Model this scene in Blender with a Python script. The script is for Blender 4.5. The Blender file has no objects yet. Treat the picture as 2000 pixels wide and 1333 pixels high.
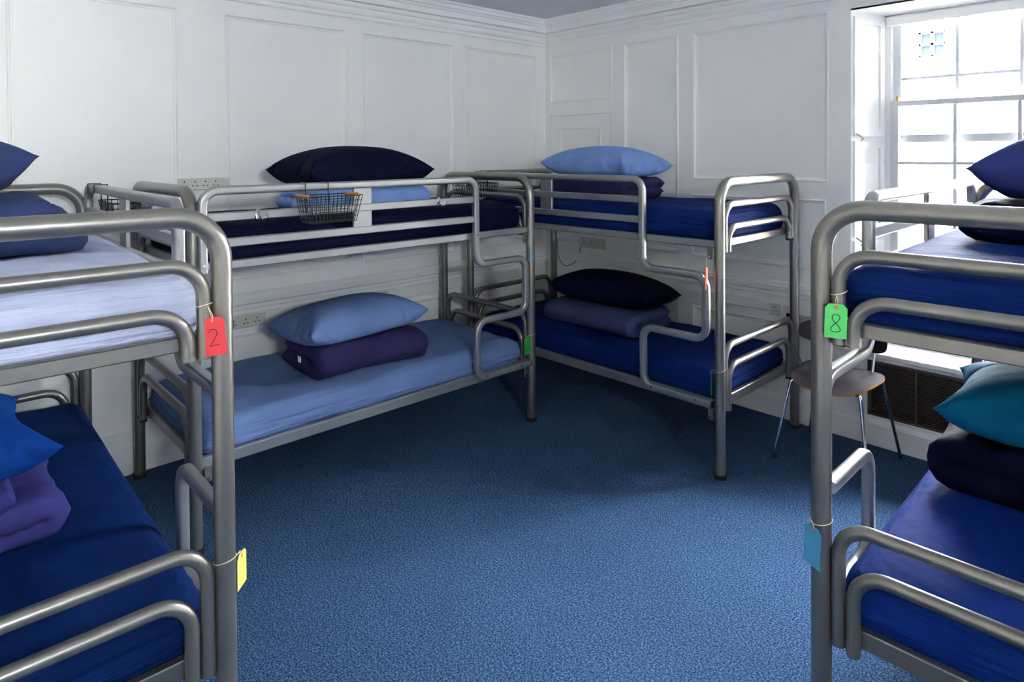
import bpy, math, random
from mathutils import Vector, Matrix, noise
PI = math.pi
random.seed(4)
S = bpy.context.scene
C = S.collection

# ------------------------------------------------------------------ camera
cd = bpy.data.cameras.new('camera'); cam = bpy.data.objects.new('camera', cd); C.objects.link(cam)
YAW, PITCH, ROLL = 0.8180, -0.0141, -0.0067
fw = Vector((-math.sin(YAW)*math.cos(PITCH), math.cos(YAW)*math.cos(PITCH), math.sin(PITCH)))
rt = Vector((math.cos(YAW), math.sin(YAW), 0)); up = rt.cross(fw)
rt2 = rt*math.cos(ROLL) + up*math.sin(ROLL); up2 = up*math.cos(ROLL) - rt*math.sin(ROLL)
M = Matrix((rt2, up2, -fw)).transposed().to_4x4(); M.translation = (3.8766, -4.0266, 1.6691)
cam.matrix_world = M
cd.sensor_width = 36; cd.lens = 1283.56/2000*36; cd.shift_y = -350.6/2000; cd.clip_start = .02; cd.clip_end = 200
S.camera = cam

# ------------------------------------------------------------------ sky, sun, exposure
w = bpy.data.worlds.new('sky'); S.world = w; w.use_nodes = True
bg = w.node_tree.nodes['Background']; bg.inputs['Color'].default_value = (.90, .95, 1.0, 1); bg.inputs['Strength'].default_value = 9.0
sd = bpy.data.lights.new('sun', 'SUN'); sd.energy = 2.5; sd.angle = math.radians(.6); sd.color = (1, .95, .88)
sun = bpy.data.objects.new('sun', sd); C.objects.link(sun)
sun.rotation_euler = Vector((.25, .62, -.74)).to_track_quat('-Z', 'Y').to_euler()
S.view_settings.view_transform = 'Standard'; S.view_settings.look = 'None'
S.view_settings.gamma = 1; S.view_settings.use_curve_mapping = False
S.view_settings.exposure = 4.28
S.cycles.max_bounces = 10; S.cycles.diffuse_bounces = 6; S.cycles.glossy_bounces = 4
S.cycles.transparent_max_bounces = 8; S.cycles.sample_clamp_indirect = 6; S.cycles.use_denoising = True
S.cycles.caustics_reflective = False; S.cycles.caustics_refractive = False

def portal(x0, x1, z0, z1, y, side=False):
    l = bpy.data.lights.new('sky_portal', 'AREA'); l.shape = 'RECTANGLE'; l.size = x1-x0; l.size_y = z1-z0
    l.cycles.is_portal = True
    o = bpy.data.objects.new('sky_portal', l); C.objects.link(o); o.location = ((x0+x1)/2, y, (z0+z1)/2)
    o.rotation_euler = (-PI/2, 0, 0)
    if side: o.location = (y, (x0+x1)/2, (z0+z1)/2); o.rotation_euler = (0, PI/2, 0); l.size, l.size_y = z1-z0, x1-x0
portal(2.5, 3.6, .5, 2.5, .42)
portal(4.72, 5.82, .5, 2.5, .42)
for yw in (-3.5,): portal(yw-1.1, yw-.08, 2.06, 2.5, 6.42, True)  # portal of the added fill window, out of view

# ------------------------------------------------------------------ materials
def lin(c):
    return tuple(((v/255)/12.92 if v/255 <= .04045 else ((v/255+.055)/1.055)**2.4) for v in c)
def mat(name, col, rough=.6, metal=0, bump=0, bscale=60, var=0, vscale=8, sheen=0, coat=0, spec=.5, stretch=None, detail=3):
    m = bpy.data.materials.new(name); m.use_nodes = True; nt = m.node_tree; b = nt.nodes['Principled BSDF']
    c = lin(col); b.inputs['Base Color'].default_value = (*c, 1); b.inputs['Roughness'].default_value = rough
    b.inputs['Metallic'].default_value = metal; b.inputs['Sheen Weight'].default_value = sheen
    b.inputs['Coat Weight'].default_value = coat; b.inputs['Specular IOR Level'].default_value = spec
    tc = nt.nodes.new('ShaderNodeTexCoord'); src = tc.outputs['Object']
    if stretch:
        mp = nt.nodes.new('ShaderNodeMapping'); mp.inputs['Scale'].default_value = stretch
        nt.links.new(src, mp.inputs['Vector']); src = mp.outputs['Vector']
    if var:
        n = nt.nodes.new('ShaderNodeTexNoise'); n.inputs['Scale'].default_value = vscale; n.inputs['Detail'].default_value = 5
        r = nt.nodes.new('ShaderNodeValToRGB'); nt.links.new(src, n.inputs['Vector']); nt.links.new(n.outputs['Fac'], r.inputs['Fac'])
        r.color_ramp.elements[0].position = .3; r.color_ramp.elements[1].position = .7
        r.color_ramp.elements[0].color = (*[v*(1-var) for v in c], 1); r.color_ramp.elements[1].color = (*[min(1, v*(1+var)) for v in c], 1)
        nt.links.new(r.outputs['Color'], b.inputs['Base Color'])
    if bump:
        n2 = nt.nodes.new('ShaderNodeTexNoise'); n2.inputs['Scale'].default_value = bscale; n2.inputs['Detail'].default_value = detail
        bp = nt.nodes.new('ShaderNodeBump'); bp.inputs['Strength'].default_value = bump; bp.inputs['Distance'].default_value = .01
        nt.links.new(src, n2.inputs['Vector']); nt.links.new(n2.outputs['Fac'], bp.inputs['Height']); nt.links.new(bp.outputs['Normal'], b.inputs['Normal'])
    return m
def fabric(name, col, rough=.75, sheen=.02, bump=.5):
    m = mat(name, col, rough, bump=bump, bscale=14, sheen=sheen, spec=.06, detail=6, var=.10, vscale=5)
    b = m.node_tree.nodes['Principled BSDF']; b.inputs['Sheen Roughness'].default_value = .5
    b.inputs['Sheen Tint'].default_value = (*lin(tuple(min(255, c+70) for c in col)), 1)
    nt = m.node_tree; tc = nt.nodes.new('ShaderNodeTexCoord'); n = nt.nodes.new('ShaderNodeTexNoise')
    n.noise_type = 'RIDGED_MULTIFRACTAL'; n.inputs['Scale'].default_value = 3.2; n.inputs['Detail'].default_value = 2; n.inputs['Distortion'].default_value = .8
    bp = nt.nodes.new('ShaderNodeBump'); bp.inputs['Strength'].default_value = .22; bp.inputs['Distance'].default_value = .02
    nt.links.new(tc.outputs['Object'], n.inputs['Vector']); nt.links.new(n.outputs['Fac'], bp.inputs['Height'])
    old = [l.from_socket for l in nt.links if l.to_socket == b.inputs['Normal']]
    if old: nt.links.new(old[0], bp.inputs['Normal'])
    nt.links.new(bp.outputs['Normal'], b.inputs['Normal'])
    return m
MT = {}
MT['wall'] = mat('white_paint', (244, 244, 243), .5, bump=.05, bscale=30)
MT['bounce'] = mat('bounce_paint', (244, 241, 236), .6)  # faint warm tint chosen for light bounced off the unseen front wall
MT['ceil'] = mat('ceiling_paint', (222, 224, 230), .9)
MT['gloss'] = mat('white_gloss_paint', (244, 244, 244), .35, bump=.03, bscale=20)
MT['sash'] = mat('grey_white_sash_paint', (206, 209, 216), .4)
MT['steel'] = mat('silver_metallic_paint', (138, 135, 131), .33, metal=.8, bump=.02, bscale=300, coat=.15, spec=.5)
MT['steel_flat'] = mat('satin_silver_flat_tube', (160, 161, 163), .36, metal=.75, bump=.02, bscale=300)
MT['steel_dark'] = mat('worn_grey_steel', (120, 117, 112), .45, metal=.7)
MT['chrome'] = mat('chrome', (215, 218, 222), .12, metal=1)
MT['rubber'] = mat('black_rubber', (16, 16, 17), .6)
MT['wire'] = mat('black_wire', (18, 18, 20), .45)
MT['wood'] = mat('orange_wood', (196, 126, 60), .5, var=.2, vscale=30, stretch=(1, 6, 6))
MT['plastic'] = mat('cream_plastic', (238, 237, 234), .4)
MT['socket'] = mat('socket_plastic', (214, 212, 203), .35)
MT['slot'] = mat('dark_slot', (20, 20, 20), .8)
MT['grille'] = mat('dark_brown_louvre', (84, 68, 58), .45)
MT['cable'] = mat('grey_cable', (120, 116, 110), .6)
MT['string'] = mat('natural_string', (222, 208, 180), .9)
MT['ink'] = mat('black_ink', (18, 14, 18), .7)
MT['seat'] = mat('dark_plywood_veneer', (46, 38, 46), .45, var=.18, vscale=20, stretch=(1, 8, 1), coat=.08, spec=.3)
MT['edge'] = mat('plywood_edge', (176, 112, 58), .5)
MT['white_label'] = mat('white_label', (235, 235, 235), .7)
MT['brass'] = mat('brass', (196, 158, 80), .3, metal=1)
for k, c in dict(red=(226, 62, 70), green=(84, 205, 104), yellow=(226, 208, 100), blue=(70, 150, 196), orange=(236, 96, 58), dkgreen=(30, 150, 52)).items():
    MT['card_'+k] = mat('card_'+k, c, .6, var=.05, vscale=60)
for k, c in dict(navy=(9, 13, 40), royal=(11, 36, 98), vivid=(15, 46, 124), slate=(98, 122, 168), sky=(120, 152, 210), lavender=(188, 196, 226),
                 purple=(48, 44, 84), denim=(52, 64, 104), greyblue=(62, 70, 108), teal=(10, 92, 128), indigo=(46, 54, 110),
                 cobalt=(10, 54, 128), deep=(8, 34, 86), midnight=(10, 13, 38), violet=(52, 52, 112)).items():
    MT['f_'+k] = fabric('cotton_'+k, c)
def sheet(base):
    m = base.copy(); m.name = base.name+'_sheet'; nt = m.node_tree; b = nt.nodes['Principled BSDF']
    tc = nt.nodes.new('ShaderNodeTexCoord'); mp = nt.nodes.new('ShaderNodeMapping'); mp.inputs['Scale'].default_value = (1.0, 1.0, 13)
    n = nt.nodes.new('ShaderNodeTexNoise'); n.inputs['Scale'].default_value = 2.6; n.inputs['Detail'].default_value = 3
    bp = nt.nodes.new('ShaderNodeBump'); bp.inputs['Strength'].default_value = .55; bp.inputs['Distance'].default_value = .05
    nt.links.new(tc.outputs['Object'], mp.inputs['Vector']); nt.links.new(mp.outputs['Vector'], n.inputs['Vector']); nt.links.new(n.outputs['Fac'], bp.inputs['Height'])
    old = [l.from_socket for l in nt.links if l.to_socket == b.inputs['Normal']]
    if old: nt.links.new(old[0], bp.inputs['Normal'])
    nt.links.new(bp.outputs['Normal'], b.inputs['Normal']); return m
for k in [k for k in MT if k.startswith('f_')]: MT['s'+k[1:]] = sheet(MT[k])
def carpet():
    m = bpy.data.materials.new('blue_carpet'); m.use_nodes = True; nt = m.node_tree; b = nt.nodes['Principled BSDF']
    tc = nt.nodes.new('ShaderNodeTexCoord')
    def nz(sc, det, rough=.6):
        n = nt.nodes.new('ShaderNodeTexNoise'); n.inputs['Scale'].default_value = sc; n.inputs['Detail'].default_value = det; n.inputs['Roughness'].default_value = rough
        nt.links.new(tc.outputs['Object'], n.inputs['Vector']); return n
    a = nz(150, 4, .8); r = nt.nodes.new('ShaderNodeValToRGB'); e = r.color_ramp.elements
    e[0].position = .40; e[0].color = (*lin((24, 42, 70)), 1); e[1].position = .61; e[1].color = (*lin((112, 146, 188)), 1)
    x = e.new(.5); x.color = (*lin((56, 90, 132)), 1)
    nt.links.new(a.outputs['Fac'], r.inputs['Fac'])
    l = nz(1.1, 4); r2 = nt.nodes.new('ShaderNodeValToRGB'); r2.color_ramp.elements[0].position = .35; r2.color_ramp.elements[1].position = .7
    r2.color_ramp.elements[0].color = (.82, .82, .84, 1); r2.color_ramp.elements[1].color = (1.0, 1.0, 1.0, 1)
    nt.links.new(l.outputs['Fac'], r2.inputs['Fac'])
    mx = nt.nodes.new('ShaderNodeMix'); mx.data_type = 'RGBA'; mx.blend_type = 'MULTIPLY'; mx.inputs['Factor'].default_value = 1
    nt.links.new(r.outputs['Color'], mx.inputs['A']); nt.links.new(r2.outputs['Color'], mx.inputs['B']); nt.links.new(mx.outputs['Result'], b.inputs['Base Color'])
    b.inputs['Roughness'].default_value = .95; b.inputs['Specular IOR Level'].default_value = .1
    bp = nt.nodes.new('ShaderNodeBump'); bp.inputs['Strength'].default_value = .9; bp.inputs['Distance'].default_value = .012
    h = nz(140, 3, .8); nt.links.new(h.outputs['Fac'], bp.inputs['Height']); nt.links.new(bp.outputs['Normal'], b.inputs['Normal'])
    return m
MT['carpet'] = carpet()
def glass():
    m = bpy.data.materials.new('window_glass'); m.use_nodes = True; nt = m.node_tree; nt.nodes.clear()
    o = nt.nodes.new('ShaderNodeOutputMaterial'); t = nt.nodes.new('ShaderNodeBsdfTransparent'); g = nt.nodes.new('ShaderNodeBsdfGlossy')
    g.inputs['Roughness'].default_value = .02; t.inputs['Color'].default_value = (.96, .97, .97, 1)
    f = nt.nodes.new('ShaderNodeFresnel'); f.inputs['IOR'].default_value = 1.45; mx = nt.nodes.new('ShaderNodeMixShader')
    nt.links.new(f.outputs['Fac'], mx.inputs['Fac']); nt.links.new(t.outputs['BSDF'], mx.inputs[1]); nt.links.new(g.outputs['BSDF'], mx.inputs[2]); nt.links.new(mx.outputs['Shader'], o.inputs['Surface'])
    return m
MT['glass'] = glass()

# ------------------------------------------------------------------ mesh helpers
class MB:
    def __init__(s): s.v = []; s.f = []
    def add(s, vs, fs):
        k = len(s.v); s.v += [tuple(v) for v in vs]; s.f += [tuple(i+k for i in f) for f in fs]; return s
    def box(s, x0, x1, y0, y1, z0, z1):
        if x0 > x1: x0, x1 = x1, x0
        if y0 > y1: y0, y1 = y1, y0
        if z0 > z1: z0, z1 = z1, z0
        return s.add([(x0,y0,z0),(x1,y0,z0),(x1,y1,z0),(x0,y1,z0),(x0,y0,z1),(x1,y0,z1),(x1,y1,z1),(x0,y1,z1)],
                     [(0,3,2,1),(4,5,6,7),(0,1,5,4),(1,2,6,5),(2,3,7,6),(3,0,4,7)])
    def bbox(s, x0, x1, y0, y1, z0, z1, b=.003):
        # box with chamfered edges
        if x0 > x1: x0, x1 = x1, x0
        if y0 > y1: y0, y1 = y1, y0
        if z0 > z1: z0, z1 = z1, z0
        vs = []; idx = {}
        X, Y, Z = (x0, x1), (y0, y1), (z0, z1)
        for i in (0,1):
            for j in (0,1):
                for k in (0,1):
                    sx, sy, sz = (1,-1)[i]*b, (1,-1)[j]*b, (1,-1)[k]*b
                    for a, p in enumerate(((X[i], Y[j]+sy, Z[k]+sz), (X[i]+sx, Y[j], Z[k]+sz), (X[i]+sx, Y[j]+sy, Z[k]))):
                        idx[i,j,k,a] = len(vs); vs.append(p)
        I = lambda i,j,k,a: idx[i,j,k,a]
        fs = []
        def q(*a):
            fs.append(a)
        for i in (0,1):
            f = [I(i,0,0,0), I(i,1,0,0), I(i,1,1,0), I(i,0,1,0)]; q(*(f if i else f[::-1]))
            f = [I(0,i,0,1), I(0,i,1,1), I(1,i,1,1), I(1,i,0,1)]; q(*(f if i else f[::-1]))
            f = [I(0,0,i,2), I(1,0,i,2), I(1,1,i,2), I(0,1,i,2)]; q(*(f if i else f[::-1]))
        for j in (0,1):
            for k in (0,1):
                f = [I(0,j,k,1), I(1,j,k,1), I(1,j,k,2), I(0,j,k,2)]; q(*(f if (j ^ k) else f[::-1]))
                f = [I(j,0,k,0), I(j,1,k,0), I(j,1,k,2), I(j,0,k,2)]; q(*(f[::-1] if (j ^ k) else f))
                f = [I(j,k,0,0), I(j,k,1,0), I(j,k,1,1), I(j,k,0,1)]; q(*(f if (j ^ k) else f[::-1]))
        for i in (0,1):
            for j in (0,1):
                for k in (0,1):
                    f = [I(i,j,k,0), I(i,j,k,1), I(i,j,k,2)]; q(*(f if (i+j+k) % 2 else f[::-1]))
        return s.add(vs, fs)
    def sweep(s, path, prof, side=None, cap=True, closed=False):
        # prof: list of (a,b); a along 'n' axis, b along 'side' axis
        P = [Vector(p) for p in path]; n = len(P); m = len(prof); rings = []
        N = None
        for i in range(n):
            if closed: t = (P[(i+1) % n]-P[i-1])
            elif i == 0: t = P[1]-P[0]
            elif i == n-1: t = P[-1]-P[-2]
            else: t = (P[i+1]-P[i]).normalized()+(P[i]-P[i-1]).normalized()
            if t.length < 1e-9: t = P[min(i+1, n-1)]-P[max(0, i-1)]
            t.normalize()
            if side is not None:
                b = Vector(side); a = t.cross(b).normalized(); b = a.cross(t).normalized()
            else:
                if N is None:
                    h = Vector((0,0,1)) if abs(t.z) < .9 else Vector((1,0,0)); N = h.cross(t).normalized()
                N = (N - t*N.dot(t)).normalized(); a = N; b = t.cross(a)
            sc = 1.0
            if 0 < i < n-1 and not closed:
                c = (P[i]-P[i-1]).normalized().dot(t); sc = 1.0/max(c, .5)
            rings.append([P[i]+a*(pa)+b*pb for pa, pb in prof])
        vs = [v for r in rings for v in r]; fs = []
        last = n if closed else n-1
        for i in range(last):
            i2 = (i+1) % n
            for j in range(m):
                j2 = (j+1) % m
                fs.append((i*m+j, i*m+j2, i2*m+j2, i2*m+j))
        if cap and not closed:
            fs.append(tuple(range(m))[::-1]); fs.append(tuple((n-1)*m+j for j in range(m)))
        return s.add(vs, fs)
    def tube(s, path, r, seg=12, cap=True, closed=False):
        return s.sweep(path, [(r*math.cos(2*PI*k/seg), r*math.sin(2*PI*k/seg)) for k in range(seg)], cap=cap, closed=closed)
    def cyl(s, p0, p1, r, seg=16): return s.tube([p0, p1], r, seg)
    def mesh(s, name, smooth=False, ang=40):
        m = bpy.data.meshes.new(name); m.from_pydata(s.v, [], s.f); m.update()
        import bmesh
        bm = bmesh.new(); bm.from_mesh(m); bmesh.ops.recalc_face_normals(bm, faces=bm.faces); bm.to_mesh(m); bm.free()
        if smooth:
            for p in m.polygons: p.use_smooth = True
            try: m.set_sharp_from_angle(angle=math.radians(ang))
            except Exception: pass
        return m
def fillet(pts, r, n=8):
    P = [Vector(p) for p in pts]; out = [P[0]]
    for i in range(1, len(P)-1):
        a, b, c = P[i-1], P[i], P[i+1]; rr = r[i] if isinstance(r, dict) and i in r else (r if not isinstance(r, dict) else .05)
        d0 = (a-b); d1 = (c-b); ang = d0.angle(d1); d0.normalize(); d1.normalize()
        t = rr/math.tan(ang/2); p0 = b+d0*t
        bis = (d0+d1).normalized(); cen = b+bis*(rr/math.sin(ang/2)); v0 = p0-cen; v1 = (b+d1*t)-cen
        tot = v0.angle(v1); ax = v0.cross(v1).normalized()
        for k in range(n+1): out.append(cen+Matrix.Rotation(tot*k/n, 3, ax) @ v0)
    out.append(P[-1]); return out
def rrect(w, h, r, n=4):
    out = []
    for cx, cy, a0 in ((w/2-r, h/2-r, 0), (-w/2+r, h/2-r, PI/2), (-w/2+r, -h/2+r, PI), (w/2-r, -h/2+r, 1.5*PI)):
        for k in range(n+1):
            a = a0+PI/2*k/n; out.append((cx+r*math.cos(a), cy+r*math.sin(a)))
    return out
def obj(name, mesh, material, parent=None, loc=None, rot=None):
    if isinstance(mesh, MB): mesh = mesh.mesh(name)
    o = bpy.data.objects.new(name, mesh); C.objects.link(o)
    if material is not None and not mesh.materials: mesh.materials.append(MT[material])
    if parent is not None: o.parent = parent
    if loc is not None: o.location = loc
    if rot is not None: o.rotation_euler = rot
    return o
def smooth(mb, name, ang=40): return mb.mesh(name, True, ang)
def tag(o, label, cat, group=None):
    o['label'] = label; o['category'] = cat
    if group: o['group'] = group
    return o
def thing(name, label, cat, loc=(0,0,0), rotz=0, group=None):
    o = bpy.data.objects.new(name, None); C.objects.link(o); o.empty_display_size = .1
    o.location = loc; o.rotation_euler = (0, 0, rotz); return tag(o, label, cat, group)
def struct(o): o['kind'] = 'structure'; return o

# ================================================================== ROOM SHELL
XR, YF, ZC = 6.0, -5.0, 2.765
struct(obj('floor', MB().box(-.02, XR, YF, .0, -.05, 0), 'carpet'))
struct(obj('ceiling', MB().box(-.3, XR+.3, YF-.3, .36, ZC, ZC+.1), 'ceil'))

def solid_minus(a0, a1, b0, b1, holes):
    """rectangles covering [a0,a1]x[b0,b1] minus the holes"""
    A = sorted({a0, a1, *[min(max(v, a0), a1) for h in holes for v in h[:2]]})
    B = sorted({b0, b1, *[min(max(v, b0), b1) for h in holes for v in h[2:]]})
    out = []
    for i in range(len(A)-1):
        run = None
        for j in range(len(B)-1):
            ca, cb = (A[i]+A[i+1])/2, (B[j]+B[j+1])/2
            inside = any(h[0] < ca < h[1] and h[2] < cb < h[3] for h in holes)
            if not inside:
                if run is None: run = [B[j], B[j+1]]
                else: run[1] = B[j+1]
            if (inside or j == len(B)-2) and run:
                out.append((A[i], A[i+1], run[0], run[1])); run = None
    return out
def panel_mesh(w, h, d=.016, e=.024):
    """recessed panel with a moulded sloping border; local x across, z up, front faces -y (room side), rim at y=0"""
    mb = MB()
    rings = [(0, 0), (0.004, -.004), (.010, -.004), (e*.7, d*.7), (e, d*.75), (e+.004, d)]
    R = []
    for o_, dep in rings: R.append([(o_, dep, o_), (w-o_, dep, o_), (w-o_, dep, h-o_), (o_, dep, h-o_)])
    vs = [v for r in R for v in r]; fs = []
    for i in range(len(R)-1):
        for k in range(4): fs.append((i*4+k, i*4+(k+1) % 4, (i+1)*4+(k+1) % 4, (i+1)*4+k))
    k = (len(R)-1)*4; fs.append((k, k+1, k+2, k+3))
    mb.add(vs, fs)
    return mb
# left wall: plane x = 0, seen from +x.  panels as (y0,y1,z0,z1)
PA = [(-4.85, -3.89, .93, 2.478), (-3.642, -2.889, .93, 2.478), (-2.644, -1.876, .93, 2.478), (-1.759, -.985, .93, 2.478), (-.876, -.114, .93, 2.478),
      (-2.644, -1.0, .27, .62)]
mb = MB()
for a0, a1, b0, b1 in solid_minus(YF, .35, -.05, ZC, PA): mb.box(-.05, 0, a0, a1, b0, b1)
mb.box(-.3, -.03, YF, .35, -.05, ZC)
wl = struct(obj('wall_left', mb, 'wall'))
for y0, y1, z0, z1 in PA:
    obj('panel', panel_mesh(y1-y0, z1-z0), 'wall', wl, (0, y0, z0), (0, 0, PI/2))
# back wall: plane y = 0
WIN = [(2.443, 3.63, .50, 2.475), (4.65, 5.837, .50, 2.475)]
GR = [(2.535, 3.535, .163, .475)]
DOOR = (.054, .696, .93, 1.972)
PB = [(.052, .713, 2.076, 2.482), (.82, 1.297, .95, 2.489), (1.412, 2.318, 1.478, 2.489), (1.40, 2.305, .945, 1.375),
      (.82, 1.297, .27, .60), (1.40, 2.305, .27, .60), (3.76, 4.52, .95, 2.489)]
mb = MB()
for a0, a1, b0, b1 in solid_minus(0, XR+.05, -.05, ZC, PB+WIN+GR+[DOOR]): mb.box(a0, a1, 0, .05, b0, b1)
for a0, a1, b0, b1 in solid_minus(0, XR+.05, -.05, ZC, WIN+GR): mb.box(a0, a1, .03, .35, b0, b1)
wb = struct(obj('wall_back', mb, 'wall'))
for x0, x1, z0, z1 in PB: obj('panel', panel_mesh(x1-x0, z1-z0), 'wall', wb, (x0, 0, z0))
mb = MB(); FILL_WIN = [(yw-1.187, yw, 2.06, 2.475) for yw in (-3.5,)]  # opening for an invented window that adds fill light
for a0, a1, b0, b1 in solid_minus(YF, .35, -.05, ZC, FILL_WIN): mb.box(XR, XR+.35, a0, a1, b0, b1)
struct(obj('wall_right', mb, 'wall'))
struct(obj('wall_front', MB().box(-.3, XR+.3, YF-.3, YF, -.05, ZC), 'bounce'))  # unseen wall, set close and tinted to bounce light back
# small cupboard door set in the panelling beside the corner
dr = struct(obj('door_1', MB(), 'wall'))
x0, x1, z0, z1 = DOOR; ix0, ix1, iz1 = .165, .599, 1.868
mb = MB()
for a0, a1, b0, b1 in solid_minus(x0+.003, x1-.006, z0+.003, z1-.009, [(ix0, ix1, z0+.12, iz1)]): mb.box(a0, a1, .001, .03, b0, b1)
dr.data = mb.mesh('door_1'); dr.data.materials.append(MT['wall'])
obj('panel', panel_mesh(ix1-ix0, iz1-z0-.12, .012, .012), 'wall', dr, (ix0, .001, z0+.12))

# mouldings: profile (d,z) along both walls, mitred in the corner
def moulding(name, prof, wall, a_end, material='wall', start=None):
    mb = MB(); n = len(prof); vs = []
    for t in (0, 1):
        for d, z in prof:
            if wall == 'left': vs.append((d, (-d if start is None else start) if t == 0 else a_end, z))
            else: vs.append(((d if start is None else start) if t == 0 else a_end, -d, z))
    fs = [(i, (i+1) % n, n+(i+1) % n, n+i) for i in range(n)] + [tuple(range(n)), tuple(range(n, 2*n))]
    return obj(name, mb.add(vs, fs), material)
CORN = [(-.01, 2.552), (.008, 2.552), (.014, 2.560), (.014, 2.574), (.006, 2.577), (.006, 2.581), (.018, 2.590), (.024, 2.606), (.024, 2.626), (.034, 2.632), (.038, 2.648),
        (.022, 2.651), (.022, 2.660), (.066, 2.661), (.070, 2.700), (.078, 2.704), (.082, 2.716), (.092, 2.722), (.100, 2.744), (.108, 2.750), (.112, ZC+.01), (-.01, ZC+.01)]
struct(moulding('trim_1', CORN, 'left', YF, 'gloss')); struct(moulding('trim_2', CORN, 'back', XR, 'gloss'))
DADO = [(-.01, .742), (.012, .742), (.014, .758), (.020, .766), (.020, .786), (.032, .796), (.036, .826), (.030, .832), (.030, .846), (.012, .858), (-.01, .858)]
struct(moulding('trim_3', DADO, 'left', YF, 'gloss'))
struct(moulding('trim_4', DADO, 'back', 2.40, 'gloss'))
struct(moulding('trim_5', DADO, 'back', 4.60, 'gloss', start=3.68))
SK = [(-.01, 0), (.022, 0), (.022, .148), (.016, .156), (.012, .166), (.012, .232), (.006, .246), (-.01, .256)]
SKB = [(-.01, 0), (.022, 0), (.022, .118), (.012, .130), (.008, .150), (-.01, .155)]
struct(moulding('baseboard_left', SK, 'left', YF, 'gloss')); struct(moulding('baseboard_back', SKB, 'back', XR, 'gloss'))

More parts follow.
